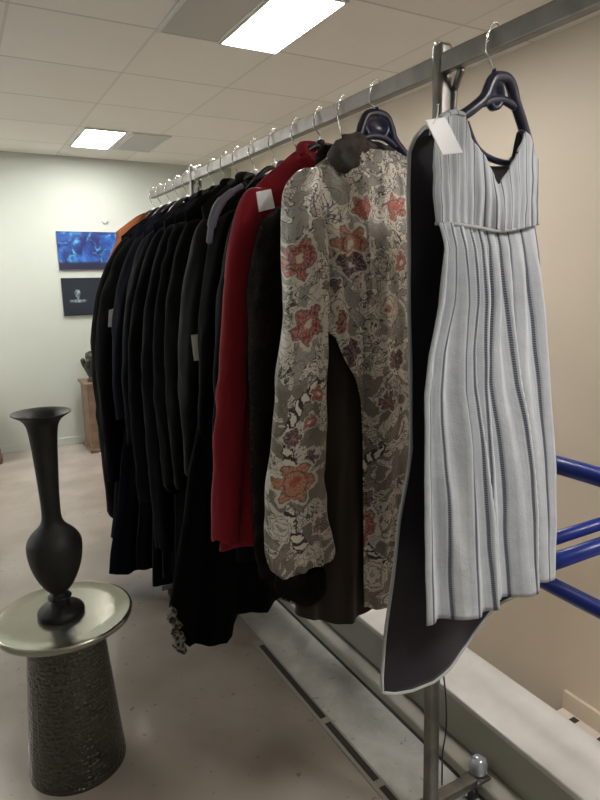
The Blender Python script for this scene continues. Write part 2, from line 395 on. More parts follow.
def crest_hanger(y, label, w, zb, drop, bar=False, AP=None):
    t = thing('clothes_hanger', label, 'hanger', (XK, y, zb-drop), 'hangers on the rail')
    tube('hook', hook_pts(y, zb-.01, .004), .0024, M['chrome_bright'], t, 8)
    link('hook_base', mesh_from(*lathe_geo(XK, y, [(.010, zb-.012), (.010, zb), (.005, zb+.006), (.004, zb+.012)], 14), smooth=True), M['navy_plastic'], t)
    # crest: an open loop with a flared flange, narrowing into the two shoulder arms
    g = [tube_geo(smooth_pts(AP or [(XK-w, y+.012, zb-drop), (XK-w*.72, y+.004, zb-drop*.72), (XK-.062, y, zb-.068), (XK-.046, y, zb-.035), (XK-.030, y, zb-.010), (XK, y, zb-.003), (XK+.030, y, zb-.010), (XK+.046, y, zb-.035), (XK+.062, y, zb-.068), (XK+w*.72, y+.004, zb-drop*.72), (XK+w, y+.012, zb-drop)], 6), .0115, 12),
         tube_geo(smooth_pts(([tuple(at(a, b, 1, .972)) for a, b in ((483, 103), (493, 100), (503, 100), (515, 107))] if AP else [(XK-.062, y, zb-.078), (XK-.03, y, zb-.062), (XK, y, zb-.058), (XK+.03, y, zb-.062), (XK+.062, y, zb-.078)]), 6), .0085, 12)]
    link('body', mesh_from(*join(g), smooth=True), M['navy_plastic'], t)
    cx_, cz_ = (XK+.006, zb-.036) if AP else (XK, zb-.036)
    rx_ = .022 if AP else .044
    ring_ = lambda k_, yy: [(cx_+rx_*k_*cos(2*pi*i/28), y+yy, cz_+.030*k_*sin(2*pi*i/28)) for i in range(28)]
    V = ring_(1, -.006)+ring_(.72, -.007)+ring_(.62, .001)+ring_(1, .008)
    Fq = [(r*28+i, r*28+(i+1) % 28, (r+1)*28+(i+1) % 28, (r+1)*28+i) for r in range(2) for i in range(28)]
    Fq += [(i, 84+i, 84+(i+1) % 28, (i+1) % 28) for i in range(28)]+[tuple(range(56, 84)), tuple(range(84, 112))[::-1]]
    link('crest', mesh_from(V, Fq, True), M['navy_plastic'], t)
    if bar:
        tube('trouser_bar', smooth_pts([tuple(at(a, b, 1, .985)) for a, b in ((466, 122), (474, 143), (483, 154), (494, 160), (506, 163), (514, 161), (521, 146), (524, 134))], 6), .0065, M['navy_plastic'], t, 10)
    return t

# ------------------------------------------------------------------ generic garments
def body_mesh(Y, xc, L, Rt, ztop, zhem, dep, folds, nu=120, nv=46, seed=0, amp=.012, wr=.004, uvf=None):
    """closed ring around the hanger; L,Rt: tables v->half width left/right; ztop(u), zhem(u)"""
    V, UV, Fs = [], [], []
    for j in range(nv+1):
        v = j/nv
        for i in range(nu):
            th = 2*pi*i/nu; u = cos(th); s = sin(th)
            zt = ztop(u); z = zt+(zhem(u)-zt)*v
            w = lerp_tab(L, v) if u < 0 else lerp_tab(Rt, v)
            d = lerp_tab(dep, v)
            ss = -(abs(s)**.75)*(1 if s > 0 else -1)
            a = amp*(.15+v)*folds(u, v, s > 0)
            q = 1 if s > 0 else -1
            x = xc+u*w+wr*2*nz(u*4+seed, v*7, s)
            y = Y+ss*d - q*a*min(1, abs(s)*2.5) + wr*1.5*nz(u*9+seed, v*12+q*7, 3.3)
            V.append(Vector((x, y, z))); UV.append((x, z))
    for j in range(nv):
        for i in range(nu):
            Fs.append((j*nu+i, (j+1)*nu+i, (j+1)*nu+(i+1) % nu, j*nu+(i+1) % nu))
    return mesh_from(V, Fs, True, uvs=UV)
def solid(o, t=.003, off=0):
    m = o.modifiers.new('thickness', 'SOLIDIFY'); m.thickness = t; m.offset = off; return o
def sleeve_mesh(path, n=36, k=8, seed=0, wr=.006, cap=True, endcap=False, gather=None):
    """path: (x,y,z,rx,ry)"""
    P = []
    ps = smooth_pts([p[:3] for p in path], k); rs = smooth_pts([(p[3], p[4], 0) for p in path], k)
    V, UV, Fs = [], [], []
    N = len(ps)
    for j, (p, r) in enumerate(zip(ps, rs)):
        for i in range(n):
            a = 2*pi*i/n
            b = 1+.09*sin(3*a+seed+j*.13)+wr*14*nz(cos(a)*1.6+seed, sin(a)*1.6, p.z*13)
            tw = wr*.75*sin(p.z*(31+3*sin(seed))+2.5*sin(a+seed)+4*nz(p.z*5, seed))*max(0, nz(seed+a*.5, p.z*3.1)+.35)
            if gather: b += .10*sm((gather[0]-p.z)/(gather[0]-gather[1]))*(sin(9*a+nz(p.z*9, 1)*3)+.5*sin(17*a+2))
            x = p.x+cos(a)*(r.x*b+tw); y = p.y+sin(a)*(r.y*b+tw)
            V.append(Vector((x, y, p.z+.012*sin(a*2+seed)*min(1, j/6)))); UV.append((x-(y-p.y)*.35, p.z))
    for j in range(N-1):
        for i in range(n): Fs.append((j*n+i, (j+1)*n+i, (j+1)*n+(i+1) % n, j*n+(i+1) % n))
    if cap: Fs.append(tuple(range(n)))
    if endcap: Fs.append(tuple((N-1)*n+i for i in range(n))[::-1])
    return mesh_from(V, Fs, True, uvs=UV)
def fur_on(me, count, ln, w=.0012, seed=1, down=.6):
    """adds many short tapered hairs to the mesh"""
    rnd = random.Random(seed); polys = list(me.polygons); V = [v.co.copy() for v in me.vertices]; Fs = [tuple(p.vertices) for p in polys]
    areas = []; tot = 0
    for p in polys: tot += p.area; areas.append(tot)
    import bisect
    for _ in range(count):
        p = polys[min(bisect.bisect(areas, rnd.random()*tot), len(polys)-1)]
        vs = [V[i] for i in p.vertices]; a, b = rnd.random(), rnd.random()
        q = vs[0].lerp(vs[1], a).lerp(vs[-1].lerp(vs[2], a), b) if len(vs) >= 4 else vs[0]
        d = (p.normal+Vector((rnd.uniform(-.5, .5), rnd.uniform(-.5, .5), -down+rnd.uniform(-.4, .3)))).normalized()
        sd = d.cross(Vector((rnd.uniform(-1, 1), rnd.uniform(-1, 1), rnd.uniform(-1, 1)))).normalized()*w
        l = ln*rnd.uniform(.5, 1.15); n0 = len(V)
        mid = q+d*l*.6+Vector((0, 0, -.0)); tip = q+d*l+Vector((0, 0, -l*.25))
        V += [q-sd, q+sd, mid+sd*.7, mid-sd*.7, tip]; Fs += [(n0, n0+1, n0+2, n0+3), (n0+3, n0+2, n0+4)]
    return mesh_from(V, Fs, True)

def shoulder_top(zn, zs, neck=.24, dip=.0):
    def f(u):
        a = abs(u)
        if a < neck: return zn-.012-dip*(1-a/neck)
        t = (a-neck)/(1-neck)
        return zn+(zs-zn)*(t**1.25)
    return f
def fold_fn(k, ph, k2=None):
    return lambda u, v, front: sin(u*k+ph+1.2*sin(v*3+ph)+(0 if front else 1.7))*.8+.4*sin(u*(k*2.3)+ph*2+v*2)
BLK = dict()
def cm(name, col, rough=.85, **k):
    if name not in BLK: BLK[name] = cloth(name, col, rough, **({'spec': .08} if max(col) < .03 else {}), **k)
    return BLK[name]

def coat(name, label, cat, Y, m, xl=(.21, .23, .26), xr=(.20, .22, .24), zn=1.885, zs=1.765, zhem=.5, depth=.045, hemf=None, sleeves=True, sl=None, slm=None, collar=None, seed=0, amp=.012, k=14, nu=110, group='coats and gowns on the rail'):
    t = thing(name, label, cat, (XK, Y, zhem), group)
    L = [(0, xl[0]), (.12, xl[0]*.98), (.45, xl[1]), (1, xl[2])]; Rt = [(0, xr[0]), (.12, xr[0]*.98), (.45, xr[1]), (1, xr[2])]
    hf = hemf or (lambda u: zhem+.012*sin(u*7+seed))
    b = link('body', body_mesh(Y, XK, L, Rt, shoulder_top(zn, zs), hf, [(0, .010), (.06, depth*.7), (.2, depth), (1, depth*1.2)], fold_fn(k, seed), seed=seed, amp=amp, nu=nu), m, t); solid(b, .003)
    if sleeves:
        p = sl or [(-.185, 1.772, .024, .022), (-.215, 1.74, .042, .040), (-.265, 1.60, .052, .048), (-.30, 1.40, .052, .05), (-.325, 1.2, .048, .046), (-.33, 1.02, .043, .042), (-.325, .90, .045, .042)]
        o = link('sleeve', sleeve_mesh([(XK+a, Y-.012+.002*i, z, rx, ry) for i, (a, z, rx, ry) in enumerate(p)], seed=seed), slm or m, t); solid(o, .003)
        q = [(.165, 1.772, .022, .022), (.195, 1.74, .036, .036), (.225, 1.6, .042, .042), (.235, 1.4, .042, .042), (.24, 1.2, .04, .04), (.24, .98, .038, .038)]
        o = link('sleeve', sleeve_mesh([(XK+a, Y+.005, z, rx, ry) for a, z, rx, ry in q], seed=seed+3, n=24), slm or m, t); solid(o, .003)
    if collar:
        cmx, rad = collar
        pts = [(XK-.062, Y-.012, zn-.03), (XK-.058, Y+.01, zn-.002), (XK-.03, Y+.022, zn+.006), (XK+.03, Y+.022, zn+.006), (XK+.058, Y+.01, zn-.002), (XK+.062, Y-.012, zn-.03), (XK+.035, Y-.042, zn-.085), (XK+.005, Y-.052, zn-.14)]
        pts2 = [(XK-.005, Y-.052, zn-.14), (XK-.035, Y-.042, zn-.085)]+[pts[0]]
        g = [tube_geo(smooth_pts(pts, 5), rad, 10), tube_geo(smooth_pts(pts2, 5), rad, 10)]
        link('collar', mesh_from(*join(g), smooth=True), cmx, t)
    return t
def card(parent, corners, name='tag', th=.0012, pin=None):
    c = [Vector(p) for p in corners]; nrm = (c[1]-c[0]).cross(c[3]-c[0]).normalized()*th
    V = [p-nrm for p in c]+[p+nrm for p in c]
    o = link(name, mesh_from(V, [(3, 2, 1, 0), (4, 5, 6, 7), (0, 1, 5, 4), (1, 2, 6, 5), (2, 3, 7, 6), (3, 0, 4, 7)]), M['tag'], parent)
    o['label'] = 'white price tag'
    b = o.modifiers.new('bevel', 'BEVEL'); b.width = .002; b.segments = 2
    if pin: tube('tag_pin', smooth_pts(pin, 4), [.0012]*(4*(len(pin)-1))+[.003], M['white_plastic'], o, 8)
    return o

#GARMENTS
black = cm('black_wool', (.0045, .0045, .005)); blackg = cm('black_green_velvet', (.005, .0055, .0045), .8)
navy = cm('dark_navy_wool', (.005, .006, .014), .8); navy2 = cm('midnight_cloth', (.004, .005, .008), .75)
leather = mottled('black_leather', (.008, .008, .008), (.006, .006, .006), 8, .62, 0, bump=.15, bscale=60, spec=.1)
orange = cm('orange_cloth', (.50, .17, .07), .7); redm = cm('crimson_wool', (.30, .014, .026), .8, sheen=.1, var=.15)
greyb = cm('blue_grey_satin', (.16, .165, .22), .45); greenb = cm('dark_green_cloth', (.025, .035, .025), .8)
lace = mottled('grey_lace', (.32, .30, .26), (.03, .03, .03), 60, .8, lo=.45, hi=.55)
brownfur = mottled('dark_brown_fur', (.016, .0125, .010), (.008, .0065, .0055), 25, .85, bump=.5, bscale=200, spec=.08)

def slv(ox, reach, zend, r=.05, z0=1.76):
    return [(ox+.03, z0+.012, .022, .02), (ox, z0-.02, .04, .038), (ox-reach*.35, z0-.14, r, r*.95), (ox-reach*.75, z0-.34, r*1.02, r), (ox-reach*.98, z0-.6, r*.98, r*.95), (ox-reach, (zend+z0-.6)/2, r*.92, r*.9), (ox-reach*.95, zend, r*.9, r*.88)]
# far to near
coat('long_coat', 'orange garment at the very far end of the rack', 'coat', 3.40, orange, zhem=.75, xl=(.215, .23, .25), zn=1.912, zs=1.805, seed=1, sl=slv(-.185, .12, .95), sleeves=True)
coat('long_coat', 'dark olive black coat with long outer sleeve, at the left silhouette', 'coat', 3.27, blackg, zhem=.42, xl=(.22, .25, .30), zn=1.885, zs=1.775, seed=2, sl=slv(-.185, .175, .30, .058), collar=(greenb, .016))
far3 = coat('long_coat', 'black coat with deep green collar third from the far end', 'coat', 3.12, black, zhem=.22, xl=(.22, .29, .42), zn=1.885, zs=1.775, seed=3, sl=slv(-.185, .19, .55, .055), collar=(greenb, .017), amp=.018)
coat('long_gown', 'dark navy gown with flared hem reaching lowest toward the left', 'gown', 2.98, navy, zhem=.10, xl=(.22, .30, .47), xr=(.2, .24, .28), zn=1.89, zs=1.78, seed=4, sl=slv(-.185, .15, .9, .05), collar=(navy, .015), amp=.012, k=18, depth=.034)
coat('long_coat', 'midnight blue coat hung beside the far rack post', 'coat', 2.85, navy2, depth=.034, amp=.009, zhem=.16, xl=(.22, .27, .36), seed=5, sl=slv(-.185, .13, .8, .05), collar=(navy, .015))
coat('long_coat', 'black coat with dark navy collar just before the far rack post', 'coat', 2.68, black, zhem=.14, xl=(.22, .27, .33), zn=1.895, zs=1.79, seed=6, sl=slv(-.185, .14, .55, .05), collar=(black, .015))
coat('long_coat', 'black coat under the hook nearest the far rack post', 'coat', 2.52, navy2, zhem=.24, xl=(.22, .27, .32), zn=1.9, zs=1.79, seed=7, sl=slv(-.185, .12, .38, .048), collar=(black, .016))
coat('long_coat', 'black coat in the middle of the rack with narrow sleeve', 'coat', 2.38, black, zhem=.36, xl=(.22, .26, .30), zn=1.9, zs=1.79, seed=8, sl=slv(-.185, .11, .7, .048), collar=(blackg, .016))
coat('long_coat', 'black velvet coat right of the narrow sleeved black coat', 'coat', 2.26, blackg, zhem=.5, xl=(.22, .25, .28), zn=1.91, zs=1.80, seed=9, sl=slv(-.185, .10, .75, .05), collar=(black, .016))
lj = coat('leather_jacket', 'black leather jacket with soft sheen and a white tag on its front', 'jacket', 2.11, leather, zhem=.8, xl=(.21, .22, .23), zn=1.91, zs=1.80, seed=10, sl=slv(-.18, .10, .85, .052), collar=(leather, .018), amp=.016)
gn = coat('long_gown', 'long black gown hanging lowest with grey lace at its hem corner', 'gown', 1.95, black, zhem=.26, xl=(.21, .30, .46), xr=(.2, .24, .28), seed=11, sl=slv(-.185, .09, .95, .045), amp=.022, k=17,
          hemf=lambda u: lerp_tab([(-1, .42), (-.93, .30), (-.86, .255), (-.62, .25), (-.45, .34), (-.3, .33), (-.1, .36), (.1, .34), (1, .36)], u))
lt_ = [Vector((XK-.462+.01*sin(k*2.1), 1.95-.02-.012*k/10, .43-.018*k)) for k in range(11)]
g = mesh_from(*tube_geo([p+Vector((.003*k, 0, 0)) for k, p in enumerate(lt_)], [.008, .014, .018, .015, .020, .016, .021, .017, .02, .017, .010], 12), smooth=True)
o = link('lace_trim', fur_on(g, 900, .012, .0012, 5, .3), lace, gn); o['label'] = 'grey lace at the hem corner'
nj = coat('jacket', 'dark navy jacket with blue grey satin shoulder left of the red coat', 'jacket', 1.79, navy, zhem=.62, xl=(.21, .23, .26), zn=1.90, zs=1.79, seed=12, sl=slv(-.19, .085, .8, .05), collar=(greyb, .014))
sq = [tuple(at(a, b, 1, yy)) for a, b, yy in ((242, 186, 1.73), (232, 192, 1.725), (222, 201, 1.72), (215, 213, 1.715), (211, 228, 1.71), (209, 244, 1.71))]
tube('satin_trim', smooth_pts(sq, 6), [.008]*6+[.011]*6+[.014]*6+[.013]*6+[.009]*6+[.003], greyb, nj, 16)
rc = coat('long_coat', 'crimson red coat with a white tag near its shoulder', 'coat', 1.65, redm, zhem=.735, xl=(.225, .27, .375), xr=(.21, .23, .25), zn=1.925, zs=1.80, seed=13, sleeves=True, amp=.010, k=8,
          sl=[(-.20, 1.80, .02, .02), (-.235, 1.765, .036, .034), (-.275, 1.62, .042, .04), (-.30, 1.40, .042, .04), (-.32, 1.18, .043, .04), (-.338, .95, .045, .04), (-.347, .80, .048, .04), (-.347, .765, .047, .038)], collar=(redm, .02))
fc = coat('fur_coat', 'dark brown fur coat with puffed sleeve between the red and brocade coats', 'coat', 1.52, brownfur, zhem=.50, xl=(.20, .24, .30), xr=(.2, .22, .24), zn=1.88, zs=1.74, seed=14, sleeves=False, collar=(brownfur, .03), hemf=lambda u: lerp_tab([(-1, .68), (-.7, .60), (-.2, .555), (.3, .57), (1, .62)], u))
def furpart(name, parent, me, m, count, ln, seed, down=.6, w=.0012):
    o = link(name, fur_on(me, count, ln, w, seed, down), m, parent); return o
fs = sleeve_mesh([(XK-.205, 1.50, 1.735, .022, .022), (XK-.232, 1.49, 1.70, .042, .04), (XK-.262, 1.48, 1.58, .055, .05), (XK-.278, 1.475, 1.42, .058, .052), (XK-.285, 1.47, 1.2, .056, .052), (XK-.285, 1.47, .98, .054, .05), (XK-.275, 1.47, .80, .056, .05), (XK-.27, 1.47, .72, .05, .045)], seed=5, endcap=True)
furpart('sleeve', fc, fs, brownfur, 9000, .009, 3, 1.4, .0005)
card(rc, [at(256, 192, 1, 1.40), at(271, 189, 1, 1.40), at(275, 208, 1, 1.41), at(259, 212, 1, 1.41)])
card(lj, [at(191, 335, 1, 1.99), at(200, 334, 1, 1.99), at(202, 360, 1, 1.99), at(194, 361, 1, 1.99)])


def brocade_mat():
    m = mat('floral_brocade', (.5, .5, .45), .42, .12, .5); t = NT(m); uv0 = t.coord('UV')
    nv = t.noise(uv0, 38, 3, .6)[1]
    vm = t.n('ShaderNodeVectorMath', operation='MULTIPLY_ADD'); t.put(vm.inputs[0], nv); vm.inputs[1].default_value = (.040, .040, 0); t.put(vm.inputs[2], uv0)
    vs_ = t.n('ShaderNodeVectorMath', operation='SUBTRACT'); t.put(vs_.inputs[0], vm.outputs[0]); vs_.inputs[1].default_value = (.020, .020, 0)
    uv = vs_.outputs[0]; x, y, z = t.xyz(uv)
    big = t.noise(uv0, 12, 2, .5, 1.6)[0]; swirl = t.noise(uv0, 15, 1, .4, 2.6)[0]; sw2 = t.noise(uv0, 34, 1, .4, 2.0)[0]
    cream = (.74, .69, .61); grey = (.34, .32, .285); dark = (.035, .025, .028)
    c = t.mix(t.step(big, .44, .52), grey, cream)
    f1 = t.ma('ABSOLUTE', t.ma('SUBTRACT', t.ma('FRACT', t.ma('MULTIPLY', swirl, 6)), .5)); ln1 = t.step(f1, .14, .06)
    f2 = t.ma('ABSOLUTE', t.ma('SUBTRACT', t.ma('FRACT', t.ma('MULTIPLY', sw2, 5)), .5)); ln2 = t.step(f2, .08, .03)
    vo = t.n('ShaderNodeTexVoronoi', feature='F1'); t.put(vo.inputs['Vector'], t.vec(x, y, 0.0)); vo.inputs['Scale'].default_value = 19; vo.inputs['Randomness'].default_value = .8
    lx, ly, _ = t.xyz(t.n('ShaderNodeVectorMath', operation='SUBTRACT').outputs[0])
    sub = [n_ for n_ in t.t.nodes if n_.type == 'VECT_MATH' and n_.operation == 'SUBTRACT'][-1]
    t.put(sub.inputs[0], t.vec(x, y, 0.0)); t.put(sub.inputs[1], vo.outputs['Position'])
    hue = t.xyz(vo.outputs['Color'])[0]
    ang = t.ma('ADD', t.ma('ARCTAN2', ly, lx), t.ma('MULTIPLY', hue, 6.0))
    dd = t.ma('MULTIPLY', vo.outputs['Distance'], t.ma('MULTIPLY_ADD', hue, .8, 1.5))
    scal = t.ma('MULTIPLY_ADD', t.ma('ABSOLUTE', t.ma('SINE', t.ma('MULTIPLY_ADD', dd, 2.0, t.ma('MULTIPLY', ang, 2.5)))), .35, .45)
    ee = t.ma('SUBTRACT', dd, scal)
    inn = t.step(ee, .04, -.02)
    rings = t.step(t.ma('ABSOLUTE', t.ma('SUBTRACT', t.ma('FRACT', t.ma('MULTIPLY', t.ma('DIVIDE', dd, scal), 2.6)), .5)), .17, .08)
    veins2 = t.step(t.ma('SINE', t.ma('MULTIPLY_ADD', ang, 15.0, t.ma('MULTIPLY', dd, 9.0))), .55, .9)
    c = t.mix(inn, c, (.78, .73, .65))
    c = t.mix(t.ma('MULTIPLY', inn, t.ma('MULTIPLY', rings, .6)), c, dark)
    c = t.mix(t.ma('MULTIPLY', inn, t.ma('MULTIPLY', veins2, .35)), c, grey)
    c = t.mix(t.ma('MULTIPLY', t.step(t.ma('ABSOLUTE', t.ma('SUBTRACT', ee, .03)), .055, .025), .9), c, dark)
    edge = t.step(t.ma('ABSOLUTE', t.ma('SUBTRACT', big, .48)), .012, .004)
    msk = t.step(big, .47, .5)
    c = t.mix(t.ma('MULTIPLY', t.ma('MULTIPLY', ln1, t.ma('MULTIPLY_ADD', msk, .6, .4)), .9), c, dark)
    c = t.mix(t.ma('MULTIPLY', t.ma('MULTIPLY', ln2, msk), .45), c, dark)
    c = t.mix(t.ma('MULTIPLY', edge, .8), c, dark)
    def P(px, py): q = at(px, py, 1, 1.315); return q.x, q.z
    def flower(c, px, py, rpx, n, rot, petal, inner, sy=1.0):
        cx, cz = P(px, py); r = rpx*.00288
        dx = t.ma('MULTIPLY', t.ma('SUBTRACT', x, cx), 1/r); dy = t.ma('MULTIPLY', t.ma('SUBTRACT', y, cz), 1/(r*sy))
        d = t.ma('SQRT', t.ma('ADD', t.ma('MULTIPLY', dx, dx), t.ma('MULTIPLY', dy, dy)))
        a = t.ma('ARCTAN2', dy, dx)
        pet = t.ma('ADD', t.ma('MULTIPLY', t.ma('ABSOLUTE', t.ma('COSINE', t.ma('MULTIPLY_ADD', a, n/2, rot))), .38), .68)
        e = t.ma('SUBTRACT', d, pet)
        vein = t.ma('MULTIPLY', t.step(t.ma('SINE', t.ma('MULTIPLY_ADD', a, n*3.0, t.ma('MULTIPLY', d, 3.0))), .1, .8), .6)
        pc = t.mix(vein, petal, tuple(min(1, k*.45+.33) for k in petal))
        body = t.mix(t.step(d, .30, .20), pc, inner)
        ring = t.step(t.ma('ABSOLUTE', t.ma('SUBTRACT', d, .62)), .07, .03)
        body = t.mix(t.ma('MULTIPLY', ring, .7), body, dark)
        body = t.mix(t.ma('MULTIPLY', ln2, .5), body, cr)
        c = t.mix(t.ma('MULTIPLY', t.step(e, .34, .26), .75), c, cr)
        c = t.mix(t.ma('MULTIPLY', t.step(e, .10, .05), .8), c, dark)
        return t.mix(t.ma('MULTIPLY', t.step(e, .02, -.04), .92), c, body)
    red = (.42, .075, .045); org = (.52, .17, .075); mar = (.10, .016, .03); cr = (.74, .69, .60)
    def rope(c, px, py, rpx, a0, a1):
        cx, cz = P(px, py); r = rpx*.00288
        dx = t.ma('SUBTRACT', x, cx); dy = t.ma('SUBTRACT', y, cz)
        d = t.ma('SQRT', t.ma('ADD', t.ma('MULTIPLY', dx, dx), t.ma('MULTIPLY', dy, dy))); a = t.ma('ARCTAN2', dy, dx)
        if a0 > 3.2 or a1 > 3.2: a = t.ma('ADD', a, t.ma('MULTIPLY', t.ma('LESS_THAN', a, 0.0), 2*pi))
        inb = t.ma('MULTIPLY', t.ma('GREATER_THAN', a, a0), t.ma('LESS_THAN', a, a1))
        off = t.ma('ABSOLUTE', t.ma('SUBTRACT', d, r))
        c = t.mix(t.ma('MULTIPLY', t.step(off, .016, .014), inb), c, dark)
        tw = t.step(t.ma('SINE', t.ma('ADD', t.ma('MULTIPLY', a, rpx*2.0/3), t.ma('MULTIPLY', t.ma('SUBTRACT', d, r), 160))), -.5, .0)
        return t.mix(t.ma('MULTIPLY', t.ma('MULTIPLY', t.step(off, .012, .010), inb), tw), c, cr)
    # lower sleeve ground: darker net with cream scrolls
    low = t.step(y, P(300, 372)[1], P(300, 385)[1])
    net = t.ma('MULTIPLY', t.step(t.ma('SINE', t.ma('MULTIPLY', t.ma('ADD', x, y), 900)), -.2, .6), t.step(t.ma('SINE', t.ma('MULTIPLY', t.ma('SUBTRACT', x, y), 900)), -.2, .6))
    dk = t.mix(net, (.20, .17, .135), (.10, .085, .07))
    c = t.mix(t.ma('MULTIPLY', t.ma('MULTIPLY', low, t.ma('SUBTRACT', 1.0, t.ma('MULTIPLY', msk, .8))), .85), c, dk)
    c = rope(c, 331, 432, 47, 1.7, 3.6)
    c = rope(c, 330, 500, 45, 3.0, 4.3)
    c = rope(c, 395, 480, 40, 2.0, 3.6)
    c = rope(c, 400, 520, 44, 3.2, 4.3)
    for a in ((364, 207, 12, 5, .3, red, red, .8), (397, 207, 12, 5, 1.3, red, red, .8), (381, 213, 8, 3, .1, cr, org, .8),
              (351, 244, 17, 6, .2, org, cr, .9), (352, 264, 16, 4, .8, mar, cr, .6), (297, 258, 14, 5, .4, red, cr, 1.1),
              (330, 290, 11, 7, 0, mar, cr, .8), (337, 308, 10, 5, .5, cr, org, 1.3), (304, 325, 14, 5, 1.0, red, cr, 1.1), (342, 322, 6, 3, .3, red, mar, 1.8),
              (352, 352, 8, 4, .3, mar, mar, 1.4), (386, 308, 10, 5, .9, cr, red, 1.3), (400, 262, 7, 5, .1, red, cr, 1.3),
              (290, 432, 8, 6, .1, mar, org, 1), (306, 453, 7, 6, .6, mar, mar, 1), (306, 420, 6, 5, .2, red, cr, 1), (291, 476, 17, 6, .4, org, red, 1.0),
              (313, 395, 6, 5, .2, red, cr, 1), (368, 500, 8, 6, .2, mar, mar, 1), (364, 528, 14, 6, .7, red, cr, 1.3), (385, 400, 9, 6, .2, mar, red, 1),
              (395, 360, 9, 5, .3, mar, mar, 1), (374, 576, 11, 5, .2, cr, grey, 1.2), (318, 520, 9, 5, .5, (.12, .05, .035), mar, 1), (279, 520, 9, 5, .1, cr, grey, 1.1), (305, 548, 11, 7, .4, cr, grey, .7), (360, 285, 6, 5, .2, cr, red, 1)):
        c = flower(c, *a)
    t.col(c); t.b.inputs['Sheen Weight'].default_value = .1
    t.bump(t.ma('ADD', t.ma('MULTIPLY', ln1, -.4), t.noise(uv0, 300, 2)[0]), .25, .003)
    return m
M['brocade'] = brocade_mat()
BY = 1.37
bc = thing('brocade_coat', 'silver beige floral brocade coat with brown fur collar and puffed sleeves', 'coat', (XK, BY, .58))
def bz(px, py, y=1.315): return at(px, py, 1, y)
def btop(u):
    if u < -.24: t = (-u-.24)/.76; return 1.882-.10*t**1.5
    if u > .24: t = (u-.24)/.76; return 1.875-.085*t**1.4
    return 1.872
def bhem(u):
    if u < -.25: return lerp_tab([(-1, 1.45), (-.64, 1.40), (-.34, 1.25), (-.285, 1.21), (-.25, .64)], u)
    return .625-.03*sin((u+.34)*5)
lining = link('lining', body_mesh(BY+.012, XK, [(0, .20), (.2, .205), (.6, .24), (1, .26)], [(0, .2), (1, .24)], lambda u: btop(u)-.03, lambda u: .60+.03*sin(u*4), [(0, .008), (.1, .028), (1, .045)], fold_fn(12, 2), seed=21, amp=.010), cm('brown_plush', (.040, .028, .020), .8, sheen=.2), bc)
lining['label'] = 'dark brown lining'
b = link('body', body_mesh(BY, XK, [(0, .235), (.1, .235), (.5, .235), (1, .25)], [(0, .22), (.2, .23), (1, .26)], btop, bhem, [(0, .010), (.07, .04), (.25, .058), (.6, .06), (1, .055)], fold_fn(9, .6), nu=200, nv=70, seed=20, amp=.012, wr=.007), M['brocade'], bc); solid(b, .003)
sp_ = []
for px, py, hw in ((309, 168, 6), (306, 176, 11.5), (303.5, 188, 15.5), (302.5, 208, 18), (303, 260, 20), (303, 310, 20.5), (301, 360, 22), (299, 420, 24.5), (297, 480, 28), (296, 525, 31.5), (297, 548, 32), (299, 560, 29), (300, 567, 24), (301, 569, 15)):
    q = bz(px, py, 1.30); sp_.append((q.x+.012, 1.315, q.z, hw*.00283, min(.055, hw*.0024)))
o = link('sleeve', sleeve_mesh(sp_, n=84, seed=4, wr=.005, gather=(.93, .78)), M['brocade'], bc); solid(o, .003)
sp_ = []
for a, z, r in ((.205, 1.775, .024), (.235, 1.74, .045), (.262, 1.6, .056), (.27, 1.4, .058), (.275, 1.1, .062), (.275, .9, .07), (.27, .82, .068), (.26, .79, .04)): sp_.append((XK+a, BY+.01, z, r, min(r, .05)))
o = link('sleeve', sleeve_mesh(sp_, n=36, seed=9), M['brocade'], bc); solid(o, .003)
cuff = sleeve_mesh([(*bz(299, 558, 1.30)[:1], 1.31, .80, .055, .045), (bz(299, 575, 1.30).x, 1.31, .775, .07, .05), (bz(299, 590, 1.30).x+.01, 1.315, .74, .066, .05), (bz(299, 600, 1.30).x+.02, 1.315, .715, .045, .04)], n=30, seed=2, endcap=True)
furpart('cuff', bc, cuff, brownfur, 4000, .009, 8, 1.1, .0006)
cpts = [bz(349, 170, 1.325), bz(346, 160, 1.322), bz(346, 150, 1.33), bz(354, 146, 1.37), bz(372, 151, 1.425), bz(388, 155, 1.43), bz(404, 158, 1.42), bz(412, 164, 1.37)]
M['collar_fur'] = mottled('grey_brown_fur', (.075, .062, .055), (.035, .028, .025), 25, .7)
cg = mesh_from(*tube_geo(smooth_pts(cpts, 5), [.016, .024, .029, .032, .035, .037]+[.038, .038, .037, .036, .035, .034]+[.031]*4+[.027]*5+[.024]*14+[.014], 20), smooth=True)
for vv in cg.vertices: vv.co += Vector((nz(vv.co.x*40, vv.co.z*40, vv.co.y*40), nz(vv.co.x*40, vv.co.z*40, vv.co.y*40+9), nz(vv.co.z*40, vv.co.x*40, 5)))*.012
furpart('fur_collar', bc, cg, M['collar_fur'], 14000, .011, 12, .5, .0005)
crest_hanger(BY, 'navy plastic hanger with rounded loop above the brocade coat', .185, 1.965, .175)

